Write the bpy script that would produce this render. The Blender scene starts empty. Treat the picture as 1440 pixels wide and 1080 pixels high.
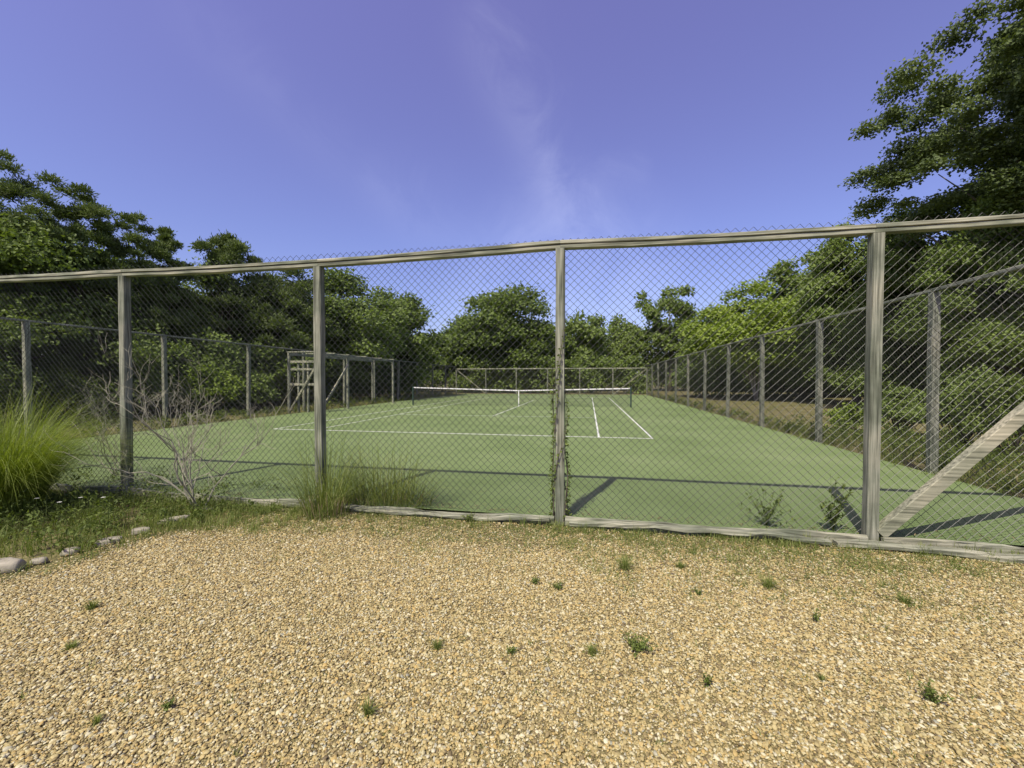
import bpy, math
import numpy as np
from mathutils import Vector
C = bpy.context.scene.collection
YAW = math.radians(10.6); SY, CY = math.sin(YAW), math.cos(YAW)
CAMH = 1.55
rng = np.random.default_rng(11)

def at(px, depth):
    u = (px-720)/578.0
    return (depth*(-SY+u*CY), depth*(CY+u*SY))
def gnd(px, y, z=0.0):
    return at(px, 578*(CAMH-z)/(y-533.0))
def ztop(y, depth):
    return CAMH+(533-y)/578.0*depth

# ------------------------------------------------------------ mesh helpers
def build_mesh(name, V, Fs, mats, smooth=False, tint=None):
    V = np.asarray(V, dtype=np.float32).reshape(-1, 3)
    me = bpy.data.meshes.new(name)
    me.vertices.add(len(V)); me.vertices.foreach_set('co', V.ravel())
    idx = np.concatenate([np.asarray(f, dtype=np.int32).ravel() for f in Fs])
    tot = np.concatenate([np.full(len(f), np.asarray(f).shape[1], dtype=np.int32) for f in Fs])
    st = np.concatenate([[0], np.cumsum(tot)[:-1]]).astype(np.int32)
    me.loops.add(len(idx)); me.loops.foreach_set('vertex_index', idx)
    me.polygons.add(len(tot)); me.polygons.foreach_set('loop_start', st)
    me.polygons.foreach_set('use_smooth', np.full(len(tot), smooth, dtype=bool))
    me.update(calc_edges=True)
    if tint is not None:
        a = me.attributes.new('tint', 'FLOAT', 'FACE'); a.data.foreach_set('value', np.asarray(tint, dtype=np.float32))
    for m in (mats if isinstance(mats, (list, tuple)) else [mats]): me.materials.append(m)
    return me

class MB:
    def __init__(s): s.V = []; s.F = {}; s.n = 0; s.T = {}
    def add(s, V, F, tint=None):
        V = np.asarray(V, dtype=float).reshape(-1, 3); F = np.asarray(F, dtype=int)
        s.V.append(V); k = F.shape[1]
        s.F.setdefault(k, []).append(F+s.n)
        s.T.setdefault(k, []).append(np.full(len(F), .5) if tint is None else np.asarray(tint))
        s.n += len(V)
    def addm(s, V, Fs):
        V = np.asarray(V, dtype=float).reshape(-1, 3); s.V.append(V)
        for F in Fs:
            F = np.asarray(F, dtype=int); k = F.shape[1]
            s.F.setdefault(k, []).append(F+s.n); s.T.setdefault(k, []).append(np.full(len(F), .5))
        s.n += len(V)
    def build(s, name, mat, parent=None, smooth=False, offset=None):
        V = np.concatenate(s.V)
        if offset is not None: V = V-np.asarray(offset)
        ks = sorted(s.F)
        Fs = [np.concatenate(s.F[k]) for k in ks]; T = np.concatenate([np.concatenate(s.T[k]) for k in ks])
        me = build_mesh(name, V, Fs, mat, smooth, T)
        o = bpy.data.objects.new(name, me); C.objects.link(o)
        if parent: o.parent = parent
        return o

def tag(o, label=None, cat=None, group=None, kind=None):
    if label: o['label'] = label
    if cat: o['category'] = cat
    if group: o['group'] = group
    if kind: o['kind'] = kind
    return o
def empty(name, loc, label, cat, group=None):
    o = bpy.data.objects.new(name, None); C.objects.link(o); o.location = loc; o.empty_display_size = .1
    return tag(o, label, cat, group)

def norm(a): return a/np.maximum(np.linalg.norm(a, axis=-1, keepdims=True), 1e-9)

def sweep_rect(mb, pts, w, h, ch=.006, up=(0, 0, 1), jit=0):
    pts = np.asarray(pts, float); up = np.asarray(up, float)
    n = len(pts); t = norm(np.gradient(pts, axis=0))
    side = norm(np.cross(t, up)); u2 = norm(np.cross(side, t))
    a, b = w/2, h/2
    sec = [(-a+ch, -b), (a-ch, -b), (a, -b+ch), (a, b-ch), (a-ch, b), (-a+ch, b), (-a, b-ch), (-a, -b+ch)]
    V = []
    for i in range(n):
        j = rng.normal(0, jit, (8, 2)) if jit else np.zeros((8, 2))
        for q, (x, y) in enumerate(sec): V.append(pts[i]+side[i]*(x+j[q, 0])+u2[i]*(y+j[q, 1]))
    F = []
    for i in range(n-1):
        for q in range(8):
            q2 = (q+1) % 8; F.append((i*8+q, i*8+q2, (i+1)*8+q2, (i+1)*8+q))
    mb.addm(V, [F, [list(range(7, -1, -1)), [(n-1)*8+q for q in range(8)]]])
def line(a, b, n): 
    a = np.asarray(a, float); b = np.asarray(b, float); t = np.linspace(0, 1, n)[:, None]; return a+(b-a)*t

def tube(mb, pts, radii, n=7):
    pts = np.asarray(pts, float); radii = np.asarray(radii, float)
    m = len(pts); t = norm(np.gradient(pts, axis=0))
    ref = np.array([0, 0, 1.]) if abs(t[0][2]) < .9 else np.array([1., 0, 0])
    V = []; a = norm(np.cross(t[0], ref))
    ang = np.linspace(0, 2*math.pi, n, endpoint=False)
    for i in range(m):
        a = norm(a-t[i]*np.dot(a, t[i])); b = np.cross(t[i], a)
        V.append(pts[i]+radii[i]*(np.cos(ang)[:, None]*a+np.sin(ang)[:, None]*b))
    V = np.concatenate(V)
    F = [(i*n+q, i*n+(q+1) % n, (i+1)*n+(q+1) % n, (i+1)*n+q) for i in range(m-1) for q in range(n)]
    mb.addm(V, [F, [list(range(n-1, -1, -1)), [(m-1)*n+q for q in range(n)]]])

def prisms(P0, P1, r, r1=None, n=3):
    P0 = P0.reshape(-1, 3); P1 = P1.reshape(-1, 3); N = len(P0)
    t = norm(P1-P0); ref = np.tile([0.31, .95, .05], (N, 1)); a = norm(np.cross(t, ref)); b = np.cross(t, a)
    r = np.broadcast_to(np.asarray(r, float), (N,))[:, None]
    r1 = r if r1 is None else np.broadcast_to(np.asarray(r1, float), (N,))[:, None]
    V = np.empty((N, 2*n, 3))
    for q in range(n):
        an = 2*math.pi*q/n; d = math.cos(an)*a+math.sin(an)*b
        V[:, q] = P0+d*r; V[:, n+q] = P1+d*r1
    f = np.array([(q, (q+1) % n, n+(q+1) % n, n+q) for q in range(n)])
    F = (np.arange(N)*2*n)[:, None, None]+f[None]
    return V.reshape(-1, 3), F.reshape(-1, 4)

def leaf_quads(P, D, Nn, L, W):
    D = norm(D); S = norm(np.cross(D, Nn)); Nn = norm(np.cross(S, D)); n = len(P)
    L = np.broadcast_to(L, (n,))[:, None]; W = np.broadcast_to(W, (n,))[:, None]
    V = np.empty((n, 4, 3))
    V[:, 0] = P; V[:, 1] = P+D*L*.5+S*W*.5+Nn*W*.12; V[:, 2] = P+D*L-Nn*L*.08; V[:, 3] = P+D*L*.5-S*W*.5+Nn*W*.12
    return V.reshape(-1, 3), np.arange(n*4).reshape(n, 4)

def blades(P, az, L, lean, W, seg=4, power=2.0):
    n = len(P); t = np.linspace(0, 1, seg+1)
    H = np.stack([np.cos(az), np.sin(az), 0*az], -1); S = np.stack([-np.sin(az), np.cos(az), 0*az], -1)
    V = np.empty((n, seg+1, 2, 3))
    for i, ti in enumerate(t):
        hor = (L*lean*(ti**power))[:, None]*H
        ver = (L*(ti*(1-.15*lean)-.55*lean*ti**3))[:, None]*np.array([0, 0, 1.])
        c = P+hor+ver; w = (W*(1-ti**1.5)+.0006)[:, None]
        V[:, i, 0] = c-S*w*.5; V[:, i, 1] = c+S*w*.5
    f = np.array([(2*i, 2*i+1, 2*i+3, 2*i+2) for i in range(seg)])
    F = (np.arange(n)*2*(seg+1))[:, None, None]+f[None]
    return V.reshape(-1, 3), F.reshape(-1, 4)

def rdir(r, n):
    return norm(r.normal(size=(n, 3)))

# ------------------------------------------------------------ materials
def newmat(name):
    m = bpy.data.materials.new(name); m.use_nodes = True; nt = m.node_tree; nt.nodes.clear()
    out = nt.nodes.new('ShaderNodeOutputMaterial'); return m, nt, out
def N(nt, t, **kw):
    n = nt.nodes.new(t)
    for k, v in kw.items(): setattr(n, k, v)
    return n
def ramp(nt, stops, interp='LINEAR'):
    r = N(nt, 'ShaderNodeValToRGB'); cr = r.color_ramp; cr.interpolation = interp
    while len(cr.elements) < len(stops): cr.elements.new(.5)
    for e, (p, c) in zip(cr.elements, stops): e.position = p; e.color = (*c, 1)
    return r
def foliage(name, dark, mid, light, rough=.55, trans=.28, spec=.25):
    m, nt, out = newmat(name)
    at_ = N(nt, 'ShaderNodeAttribute', attribute_name='tint')
    oi = N(nt, 'ShaderNodeObjectInfo')
    ad = N(nt, 'ShaderNodeMath', operation='MULTIPLY_ADD'); ad.inputs[1].default_value = .26
    nt.links.new(oi.outputs['Random'], ad.inputs[0]); 
    sb = N(nt, 'ShaderNodeMath', operation='SUBTRACT'); sb.inputs[1].default_value = .13
    nt.links.new(at_.outputs['Fac'], sb.inputs[0]); nt.links.new(sb.outputs[0], ad.inputs[2])
    r = ramp(nt, [(0, dark), (.5, mid), (1, light)]); nt.links.new(ad.outputs[0], r.inputs[0])
    p = N(nt, 'ShaderNodeBsdfPrincipled'); p.inputs['Roughness'].default_value = rough
    p.inputs['Specular IOR Level'].default_value = spec
    nt.links.new(r.outputs[0], p.inputs['Base Color'])
    tr = N(nt, 'ShaderNodeBsdfTranslucent')
    mul = N(nt, 'ShaderNodeMixRGB', blend_type='MULTIPLY'); mul.inputs[0].default_value = 1; mul.inputs[2].default_value = (1.4, 1.5, .5, 1)
    nt.links.new(r.outputs[0], mul.inputs[1]); nt.links.new(mul.outputs[0], tr.inputs[0])
    mx = N(nt, 'ShaderNodeMixShader'); mx.inputs[0].default_value = trans
    nt.links.new(p.outputs[0], mx.inputs[1]); nt.links.new(tr.outputs[0], mx.inputs[2]); nt.links.new(mx.outputs[0], out.inputs[0])
    return m
def wood(name, axis, c0, c1, c2, scale=1.0):
    m, nt, out = newmat(name)
    tc = N(nt, 'ShaderNodeTexCoord'); mp = N(nt, 'ShaderNodeMapping')
    sc = [38*scale]*3; sc[axis] = 1.6*scale; mp.inputs['Scale'].default_value = sc
    oi = N(nt, 'ShaderNodeObjectInfo'); va = N(nt, 'ShaderNodeVectorMath', operation='MULTIPLY_ADD')
    cb = N(nt, 'ShaderNodeCombineXYZ')
    for i in range(3): nt.links.new(oi.outputs['Random'], cb.inputs[i])
    nt.links.new(cb.outputs[0], va.inputs[0]); va.inputs[1].default_value = (17, 11, 23); nt.links.new(tc.outputs['Object'], va.inputs[2])
    nt.links.new(va.outputs[0], mp.inputs[0])
    n1 = N(nt, 'ShaderNodeTexNoise'); n1.inputs['Scale'].default_value = 1.5; n1.inputs['Detail'].default_value = 6
    nt.links.new(mp.outputs[0], n1.inputs[0])
    n2 = N(nt, 'ShaderNodeTexNoise'); n2.inputs['Scale'].default_value = 2.3; n2.inputs['Detail'].default_value = 5
    nt.links.new(va.outputs[0], n2.inputs[0])
    r = ramp(nt, [(.3, c0), (.5, c1), (.72, c2)]); nt.links.new(n1.outputs[0], r.inputs[0])
    r2 = ramp(nt, [(.32, (.48, .54, .46)), (.5, (.85, .88, .82)), (.68, (1.15, 1.12, 1.05))]); nt.links.new(n2.outputs[0], r2.inputs[0])
    mx = N(nt, 'ShaderNodeMixRGB', blend_type='MULTIPLY'); mx.inputs[0].default_value = 1
    nt.links.new(r.outputs[0], mx.inputs[1]); nt.links.new(r2.outputs[0], mx.inputs[2])
    p = N(nt, 'ShaderNodeBsdfPrincipled'); p.inputs['Roughness'].default_value = .85
    bp = N(nt, 'ShaderNodeBump'); bp.inputs['Strength'].default_value = .8; bp.inputs['Distance'].default_value = .005
    nt.links.new(n1.outputs[0], bp.inputs['Height']); nt.links.new(bp.outputs[0], p.inputs['Normal'])
    nt.links.new(mx.outputs[0], p.inputs['Base Color']); nt.links.new(p.outputs[0], out.inputs[0]); return m
def plain(name, col, rough=.6, metal=0, nscale=8, var=.25, bump=0):
    m, nt, out = newmat(name)
    tc = N(nt, 'ShaderNodeTexCoord'); n1 = N(nt, 'ShaderNodeTexNoise'); n1.inputs['Scale'].default_value = nscale; n1.inputs['Detail'].default_value = 5
    nt.links.new(tc.outputs['Object'], n1.inputs[0])
    r = ramp(nt, [(.3, tuple(x*(1-var) for x in col)), (.7, tuple(min(1, x*(1+var)) for x in col))]); nt.links.new(n1.outputs[0], r.inputs[0])
    p = N(nt, 'ShaderNodeBsdfPrincipled'); p.inputs['Roughness'].default_value = rough; p.inputs['Metallic'].default_value = metal
    nt.links.new(r.outputs[0], p.inputs['Base Color'])
    if bump:
        bp = N(nt, 'ShaderNodeBump'); bp.inputs['Strength'].default_value = bump; bp.inputs['Distance'].default_value = .02
        nt.links.new(n1.outputs[0], bp.inputs['Height']); nt.links.new(bp.outputs[0], p.inputs['Normal'])
    nt.links.new(p.outputs[0], out.inputs[0]); return m

G0, G1, G2 = (.08, .083, .058), (.22, .225, .17), (.38, .38, .30)
wood_v = wood('weathered_wood_upright', 2, G0, G1, G2)
wood_h = wood('weathered_wood_along', 0, (.10, .10, .067), (.28, .28, .205), (.45, .44, .34))
wood_y = wood('weathered_wood_deep', 1, G0, G1, G2)
wood_d = wood('weathered_wood_brace', 0, (.12, .12, .08), (.30, .29, .21), (.45, .43, .32), .8)
wire = plain('coated_wire', (.045, .048, .04), .5, 0, 30, .2)
bark = plain('bark', (.10, .085, .06), .9, 0, 6, .5, .8)
pale_bark = plain('pale_bark', (.36, .33, .25), .85, 0, 7, .3, .5)
dead_wood = plain('dead_twig', (.28, .27, .19), .85, 0, 10, .3)
oak_m = foliage('oak_leaf', (.07, .105, .025), (.14, .195, .044), (.22, .29, .08))
oak_g = foliage('grey_green_leaf', (.06, .085, .03), (.115, .155, .052), (.19, .24, .09), trans=.22)
oak_b = foliage('bright_leaf', (.10, .15, .02), (.19, .265, .038), (.29, .37, .065))
pine_m = foliage('pine_needle', (.055, .082, .025), (.11, .15, .042), (.18, .235, .07), trans=.2)
under_m = foliage('undergrowth_leaf', (.06, .09, .02), (.12, .165, .037), (.20, .26, .06))
grass_m = foliage('grass_blade', (.09, .125, .025), (.17, .22, .05), (.30, .32, .11), trans=.3)
orna_m = foliage('ornamental_grass_blade', (.10, .14, .02), (.20, .26, .045), (.36, .40, .12), trans=.35, rough=.4)
weed_m = foliage('weed_leaf', (.07, .10, .022), (.13, .175, .038), (.21, .26, .065))
flower_m = plain('white_petal', (.75, .75, .68), .6)
rock_m = plain('rock', (.32, .295, .22), .9, 0, 9, .35, .8)
net_black = plain('net_cord', (.03, .035, .03), .7)
net_white = plain('net_band_canvas', (.72, .72, .68), .6)
post_green = plain('painted_net_post', (.03, .06, .045), .4)
litter_m = foliage('dry_leaf', (.12, .08, .035), (.27, .20, .10), (.42, .34, .19), trans=.1)

# court surface
court_m, nt, out = newmat('court_acrylic')
tc = N(nt, 'ShaderNodeTexCoord')
a = N(nt, 'ShaderNodeTexNoise'); a.inputs['Scale'].default_value = .35; a.inputs['Detail'].default_value = 9; a.inputs['Roughness'].default_value = .7; nt.links.new(tc.outputs['Object'], a.inputs[0])
b = N(nt, 'ShaderNodeTexNoise'); b.inputs['Scale'].default_value = 60; b.inputs['Detail'].default_value = 3; nt.links.new(tc.outputs['Object'], b.inputs[0])
r = ramp(nt, [(.32, (.128, .18, .062)), (.5, (.166, .225, .086)), (.68, (.21, .265, .115))]); nt.links.new(a.outputs[0], r.inputs[0])
r2 = ramp(nt, [(.3, (.78, .78, .78)), (.7, (1.17, 1.17, 1.17))]); nt.links.new(b.outputs[0], r2.inputs[0])
mx = N(nt, 'ShaderNodeMixRGB', blend_type='MULTIPLY'); mx.inputs[0].default_value = 1; nt.links.new(r.outputs[0], mx.inputs[1]); nt.links.new(r2.outputs[0], mx.inputs[2])
p = N(nt, 'ShaderNodeBsdfPrincipled'); p.inputs['Roughness'].default_value = .9; p.inputs['Specular IOR Level'].default_value = .12; nt.links.new(mx.outputs[0], p.inputs['Base Color']); nt.links.new(p.outputs[0], out.inputs[0])
line_m = plain('court_line_paint', (.64, .66, .58), .7, 0, 12, .15)

# earth
def earth(name, cs, sc1, sc2, fence_mix=False):
    m, nt, out = newmat(name)
    tc = N(nt, 'ShaderNodeTexCoord')
    a = N(nt, 'ShaderNodeTexNoise'); a.inputs['Scale'].default_value = sc1; a.inputs['Detail'].default_value = 8; a.inputs['Roughness'].default_value = .7; nt.links.new(tc.outputs['Object'], a.inputs[0])
    b = N(nt, 'ShaderNodeTexVoronoi'); b.inputs['Scale'].default_value = sc2; nt.links.new(tc.outputs['Object'], b.inputs[0])
    r = ramp(nt, cs); nt.links.new(a.outputs[0], r.inputs[0])
    r2 = ramp(nt, [(0, (1.2, 1.2, 1.2)), (.7, (.5, .5, .5))]); nt.links.new(b.outputs['Distance'], r2.inputs[0])
    mx = N(nt, 'ShaderNodeMixRGB', blend_type='MULTIPLY'); mx.inputs[0].default_value = .8; nt.links.new(r.outputs[0], mx.inputs[1]); nt.links.new(r2.outputs[0], mx.inputs[2])
    col = mx.outputs[0]
    if fence_mix:   # soil and moss showing through where the gravel thins out towards the fence
        s_ = N(nt, 'ShaderNodeSeparateXYZ'); nt.links.new(tc.outputs['Object'], s_.inputs[0])
        n3 = N(nt, 'ShaderNodeTexNoise'); n3.inputs['Scale'].default_value = 2.2; n3.inputs['Detail'].default_value = 6; nt.links.new(tc.outputs['Object'], n3.inputs[0])
        ma = N(nt, 'ShaderNodeMath', operation='MULTIPLY_ADD'); nt.links.new(n3.outputs[0], ma.inputs[0]); ma.inputs[1].default_value = 2.2; nt.links.new(s_.outputs[1], ma.inputs[2])
        mr = N(nt, 'ShaderNodeMapRange'); nt.links.new(ma.outputs[0], mr.inputs[0]); mr.inputs[1].default_value = 4.5; mr.inputs[2].default_value = 5.2
        m2 = N(nt, 'ShaderNodeMixRGB'); nt.links.new(mr.outputs[0], m2.inputs[0]); nt.links.new(col, m2.inputs[1]); m2.inputs[2].default_value = (.17, .17, .07, 1)
        col = m2.outputs[0]
    p = N(nt, 'ShaderNodeBsdfPrincipled'); p.inputs['Roughness'].default_value = .95; p.inputs['Specular IOR Level'].default_value = .1; nt.links.new(col, p.inputs['Base Color'])
    bp = N(nt, 'ShaderNodeBump'); bp.inputs['Distance'].default_value = .01; bp.inputs['Strength'].default_value = .8; nt.links.new(r2.outputs[0], bp.inputs['Height']); nt.links.new(bp.outputs[0], p.inputs['Normal'])
    nt.links.new(p.outputs[0], out.inputs[0]); return m
ground_m = earth('woodland_soil', [(.3, (.13, .14, .04)), (.5, (.22, .20, .09)), (.7, (.36, .31, .16))], .8, 25)
bed_m = earth('gravel_bed', [(.3, (.20, .17, .07)), (.5, (.29, .25, .115)), (.7, (.38, .33, .165))], 6, 100, True)

# pebble material
peb_m, nt, out = newmat('pebble')
at_ = N(nt, 'ShaderNodeAttribute', attribute_name='tint'); at_.attribute_type = 'INSTANCER'
r = ramp(nt, [(0, (.12, .095, .05)), (.12, (.24, .19, .085)), (.28, (.37, .305, .13)), (.5, (.46, .39, .18)), (.66, (.45, .325, .11)), (.78, (.49, .44, .23)), (.92, (.62, .58, .38)), (1, (.30, .30, .22))])
nt.links.new(at_.outputs['Fac'], r.inputs[0])
tc = N(nt, 'ShaderNodeTexCoord'); n1 = N(nt, 'ShaderNodeTexNoise'); n1.inputs['Scale'].default_value = 3; nt.links.new(tc.outputs['Object'], n1.inputs[0])
r2 = ramp(nt, [(.3, (.8, .8, .8)), (.7, (1.12, 1.1, 1.04))]); nt.links.new(n1.outputs[0], r2.inputs[0])
mx = N(nt, 'ShaderNodeMixRGB', blend_type='MULTIPLY'); mx.inputs[0].default_value = 1; nt.links.new(r.outputs[0], mx.inputs[1]); nt.links.new(r2.outputs[0], mx.inputs[2])
p = N(nt, 'ShaderNodeBsdfPrincipled'); p.inputs['Roughness'].default_value = .6; p.inputs['Specular IOR Level'].default_value = .3
nt.links.new(mx.outputs[0], p.inputs['Base Color']); nt.links.new(p.outputs[0], out.inputs[0])

# ------------------------------------------------------------ setting
def sheet(name, x0, x1, y0, y1, z, mat):
    mb = MB(); mb.add([(x0, y0, z), (x1, y0, z), (x1, y1, z), (x0, y1, z)], [(0, 1, 2, 3)])
    o = mb.build(name, mat); tag(o, kind='structure'); return o
sheet('ground', -400, 400, -400, 400, -.06, ground_m)
FX0, FX1, FY0, FY1 = -13.9, 5.58, 4.54, 42.0
sheet('court_surface', -13.05, FX1-.05, FY0+.08, FY1-.15, 0, court_m)
# gravel bed with irregular left edge
def gedge(y):
    return -4.3+.22*math.sin(y*2.1)+.12*math.sin(y*5.3)-(.9*max(0, 2.2-y))+.55*max(0, y-3.4)
mb = MB(); ys = np.linspace(-6, 4.3, 80); V = []; F = []
for i, y in enumerate(ys): V += [(gedge(y), y, -.035), (14, y, -.035)]
for i in range(79): F.append((2*i, 2*i+1, 2*i+3, 2*i+2))
mb.add(V, F); tag(mb.build('gravel_bed', bed_m), kind='structure')

# court lines
BY = 11.15; NY = 23.2; CX = -3.95; LW = .05
mb = MB()
def ln(x0, x1, y0, y1): mb.add([(x0, y0, .004), (x1, y0, .004), (x1, y1, .004), (x0, y1, .004)], [(0, 1, 2, 3)])
XL, XR = CX-5.485-.15, CX+5.485+.1; YF = NY+11.885
h = LW/2
ln(XL-h, XR+h, BY-.04, BY+.04); ln(XL-h, XR+h, YF-.05, YF+.05)
for x in (XL, XL+1.372, XR-1.372, XR): ln(x-h, x+h, BY+.04, YF-.05)
for y in (NY-6.4, NY+6.4): ln(XL+1.372+h, XR-1.372-h, y-h, y+h)
ln(CX-h, CX+h, NY-6.4+h, NY+6.4-h)
tag(mb.build('court_lines', line_m), kind='structure')

# ------------------------------------------------------------ pebbles (one object, instanced by geometry nodes)
def pebbles():
    n = 680000
    r = np.random.default_rng(5)
    x = r.uniform(-5.4, 5.8, n); y = .8+3.62*np.power(r.random(n), 1.15)
    edge = np.array([gedge(v) for v in np.linspace(0, 4.5, 200)]); e = np.interp(y, np.linspace(0, 4.5, 200), edge)
    nz = np.sin(x*1.7+np.sin(y*2.3)*1.5)*np.sin(y*2.9+x*.6)+.5*np.sin(x*4.3+y*2)*np.sin(y*6-x*1.3)
    keep = (x > e+r.normal(0, .18, n)) & (r.random(n) > np.clip((y-3.3)*.6+nz*.22, 0, .82))
    x, y = x[keep], y[keep]; n = len(x)
    size = np.clip(r.lognormal(math.log(.0041), .38, n), .0022, .011)
    z = -.035+size*.4+r.random(n)*.005
    me = bpy.data.meshes.new('gravel'); me.vertices.add(n)
    me.vertices.foreach_set('co', np.stack([x, y, z], -1).astype(np.float32).ravel())
    a = me.attributes.new('tint', 'FLOAT', 'POINT'); a.data.foreach_set('value', r.random(n).astype(np.float32))
    a = me.attributes.new('rot', 'FLOAT_VECTOR', 'POINT')
    a.data.foreach_set('vector', np.stack([r.normal(0, .32, n), r.normal(0, .32, n), r.uniform(0, 6.28, n)], -1).astype(np.float32).ravel())
    a = me.attributes.new('scl', 'FLOAT_VECTOR', 'POINT')
    a.data.foreach_set('vector', np.stack([size*r.uniform(1.0, 1.6, n), size*r.uniform(.8, 1.15, n), size*r.uniform(.5, .8, n)], -1).astype(np.float32).ravel())
    o = bpy.data.objects.new('gravel', me); C.objects.link(o); me.materials.append(peb_m)
    ng = bpy.data.node_groups.new('scatter_pebbles', 'GeometryNodeTree')
    ng.interface.new_socket('Geometry', in_out='INPUT', socket_type='NodeSocketGeometry')
    ng.interface.new_socket('Geometry', in_out='OUTPUT', socket_type='NodeSocketGeometry')
    gi = ng.nodes.new('NodeGroupInput'); go = ng.nodes.new('NodeGroupOutput')
    ico = ng.nodes.new('GeometryNodeMeshIcoSphere'); ico.inputs['Subdivisions'].default_value = 2; ico.inputs['Radius'].default_value = 1
    sp = ng.nodes.new('GeometryNodeSetPosition'); nt_ = ng.nodes.new('ShaderNodeTexNoise'); nt_.inputs['Scale'].default_value = .9
    sub = ng.nodes.new('ShaderNodeVectorMath'); sub.operation = 'SUBTRACT'; sub.inputs[1].default_value = (.5, .5, .5)
    ng.links.new(nt_.outputs['Color'], sub.inputs[0]); ng.links.new(sub.outputs[0], sp.inputs['Offset'])
    sm = ng.nodes.new('GeometryNodeSetShadeSmooth'); mt = ng.nodes.new('GeometryNodeSetMaterial'); mt.inputs['Material'].default_value = peb_m
    ng.links.new(ico.outputs['Mesh'], sp.inputs['Geometry']); ng.links.new(sp.outputs[0], sm.inputs[0]); ng.links.new(sm.outputs[0], mt.inputs[0])
    io = ng.nodes.new('GeometryNodeInstanceOnPoints')
    ng.links.new(gi.outputs[0], io.inputs['Points']); ng.links.new(mt.outputs[0], io.inputs['Instance'])
    ra = ng.nodes.new('GeometryNodeInputNamedAttribute'); ra.data_type = 'FLOAT_VECTOR'; ra.inputs['Name'].default_value = 'rot'
    er = ng.nodes.new('FunctionNodeEulerToRotation'); ng.links.new(ra.outputs[0], er.inputs[0]); ng.links.new(er.outputs[0], io.inputs['Rotation'])
    sa = ng.nodes.new('GeometryNodeInputNamedAttribute'); sa.data_type = 'FLOAT_VECTOR'; sa.inputs['Name'].default_value = 'scl'
    ng.links.new(sa.outputs[0], io.inputs['Scale']); ng.links.new(io.outputs[0], go.inputs[0])
    md = o.modifiers.new('scatter', 'NODES'); md.node_group = ng
    tag(o, 'tan and golden pea gravel spread in front of the fence', 'gravel', kind='stuff')
pebbles()

# ------------------------------------------------------------ chain link
def chain(p0, p1, z0, z1, D=.085, r=.0021, wob=.012, seed=0):
    p0 = np.asarray(p0, float); p1 = np.asarray(p1, float); L = np.linalg.norm(p1-p0); t = (p1-p0)/L; nn = np.array([-t[1], t[0]])
    K = int(L/(D/2)); M = int((z1-z0)/(D/2)); d = L/(K+1); dz = (z1-z0)/M
    k = np.arange(K)[:, None]; m = np.arange(M+1)[None]
    odd = ((k+m+M) % 2); col = k+odd
    s = col*d; z = z0+m*dz+0*k
    s2 = s+.010*np.sin(z*2.1+s*1.1+seed)+.006*np.sin(z*5+s*2.7); z2 = z+.009*np.sin(s*1.9+seed)*np.sin(z*1.0)
    off = wob*np.sin(s*1.35+seed)*np.sin(z*1.05)+np.where(odd == 1, r, -r)
    P = np.stack([p0[0]+t[0]*s2+nn[0]*off, p0[1]+t[1]*s2+nn[1]*off, z2], -1)
    return prisms(P[:, :-1], P[:, 1:], r)

def simple_post(x, y, h, w, parent, org, lean=(0, 0), mat=None, z0=-.05):
    mb = MB(); sweep_rect(mb, line((x, y, z0), (x+lean[0], y+lean[1], h), 8), w, w, .008, up=(0, 1, 0), jit=.002)
    o = mb.build('post', mat or wood_v, parent, offset=(x, y, 0)); o.location = (x-org[0], y-org[1], -org[2]); return o
def simple_rail(name, pts, w, h, parent, org, mat, label=None, jit=.0015):
    mb = MB(); sweep_rect(mb, pts, w, h, .005, jit=jit)
    o = mb.build(name, mat, parent, offset=pts[0]); o.location = np.asarray(pts[0])-np.asarray(org)
    if label: o['label'] = label
    return o

# front fence
org = (-.31, FY0, 0)
ff = empty('chain_link_fence', org, 'tall weathered wood and chain-link fence across the foreground, directly behind the gravel', 'fence')
px_ = [-13.9, -12.1, -9.15, -6.2, -3.25, -.31, 2.68, 5.58]
hz_ = [3.05, 3.04, 3.06, 3.03, 3.01, 3.06, 3.03, 3.09]
ln_ = [(0, 0), (0, 0), (.02, 0), (-.01, 0), (-.015, 0), (.0, 0), (.03, .0), (0, 0)]
for x, hh, le in zip(px_, hz_, ln_): simple_post(x, FY0, hh-.088, .098, ff, org, le)
for i in range(7):
    xa, xb, za, zb = px_[i]+.001, px_[i+1]-.001, hz_[i]-.022, hz_[i+1]-.022
    t = np.linspace(0, 1, 9)[:, None]; sag = -.012*np.sin(np.pi*t)*rng.uniform(.2, 1.4)
    P = np.concatenate([xa+(xb-xa)*t, FY0+0*t, za+(zb-za)*t+sag], 1)
    simple_rail('top_rail', P, .10, .038, ff, org, wood_h)
    simple_rail('top_rail', P+np.array([0, .006, -.044]), .088, .040, ff, org, wood_h)
mb = MB(); V, F = chain((FX0+.02, FY0+.062), (FX1-.02, FY0+.062), .02, 3.105, r=.0024); mb.add(V, F)
o = mb.build('chain_link', wire, ff, offset=org)
# brace
mb = MB(); sweep_rect(mb, line((2.75, FY0-.01, .06), (5.50, FY0-.01, 2.92), 10), .085, .105, .006, jit=.0015)
o = mb.build('diagonal_brace', wood_d, ff, offset=(2.75, FY0, 0)); o.location = (2.75-org[0], 0, 0)
o['label'] = 'diagonal brace rising to the right from the foot of a post'
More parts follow.
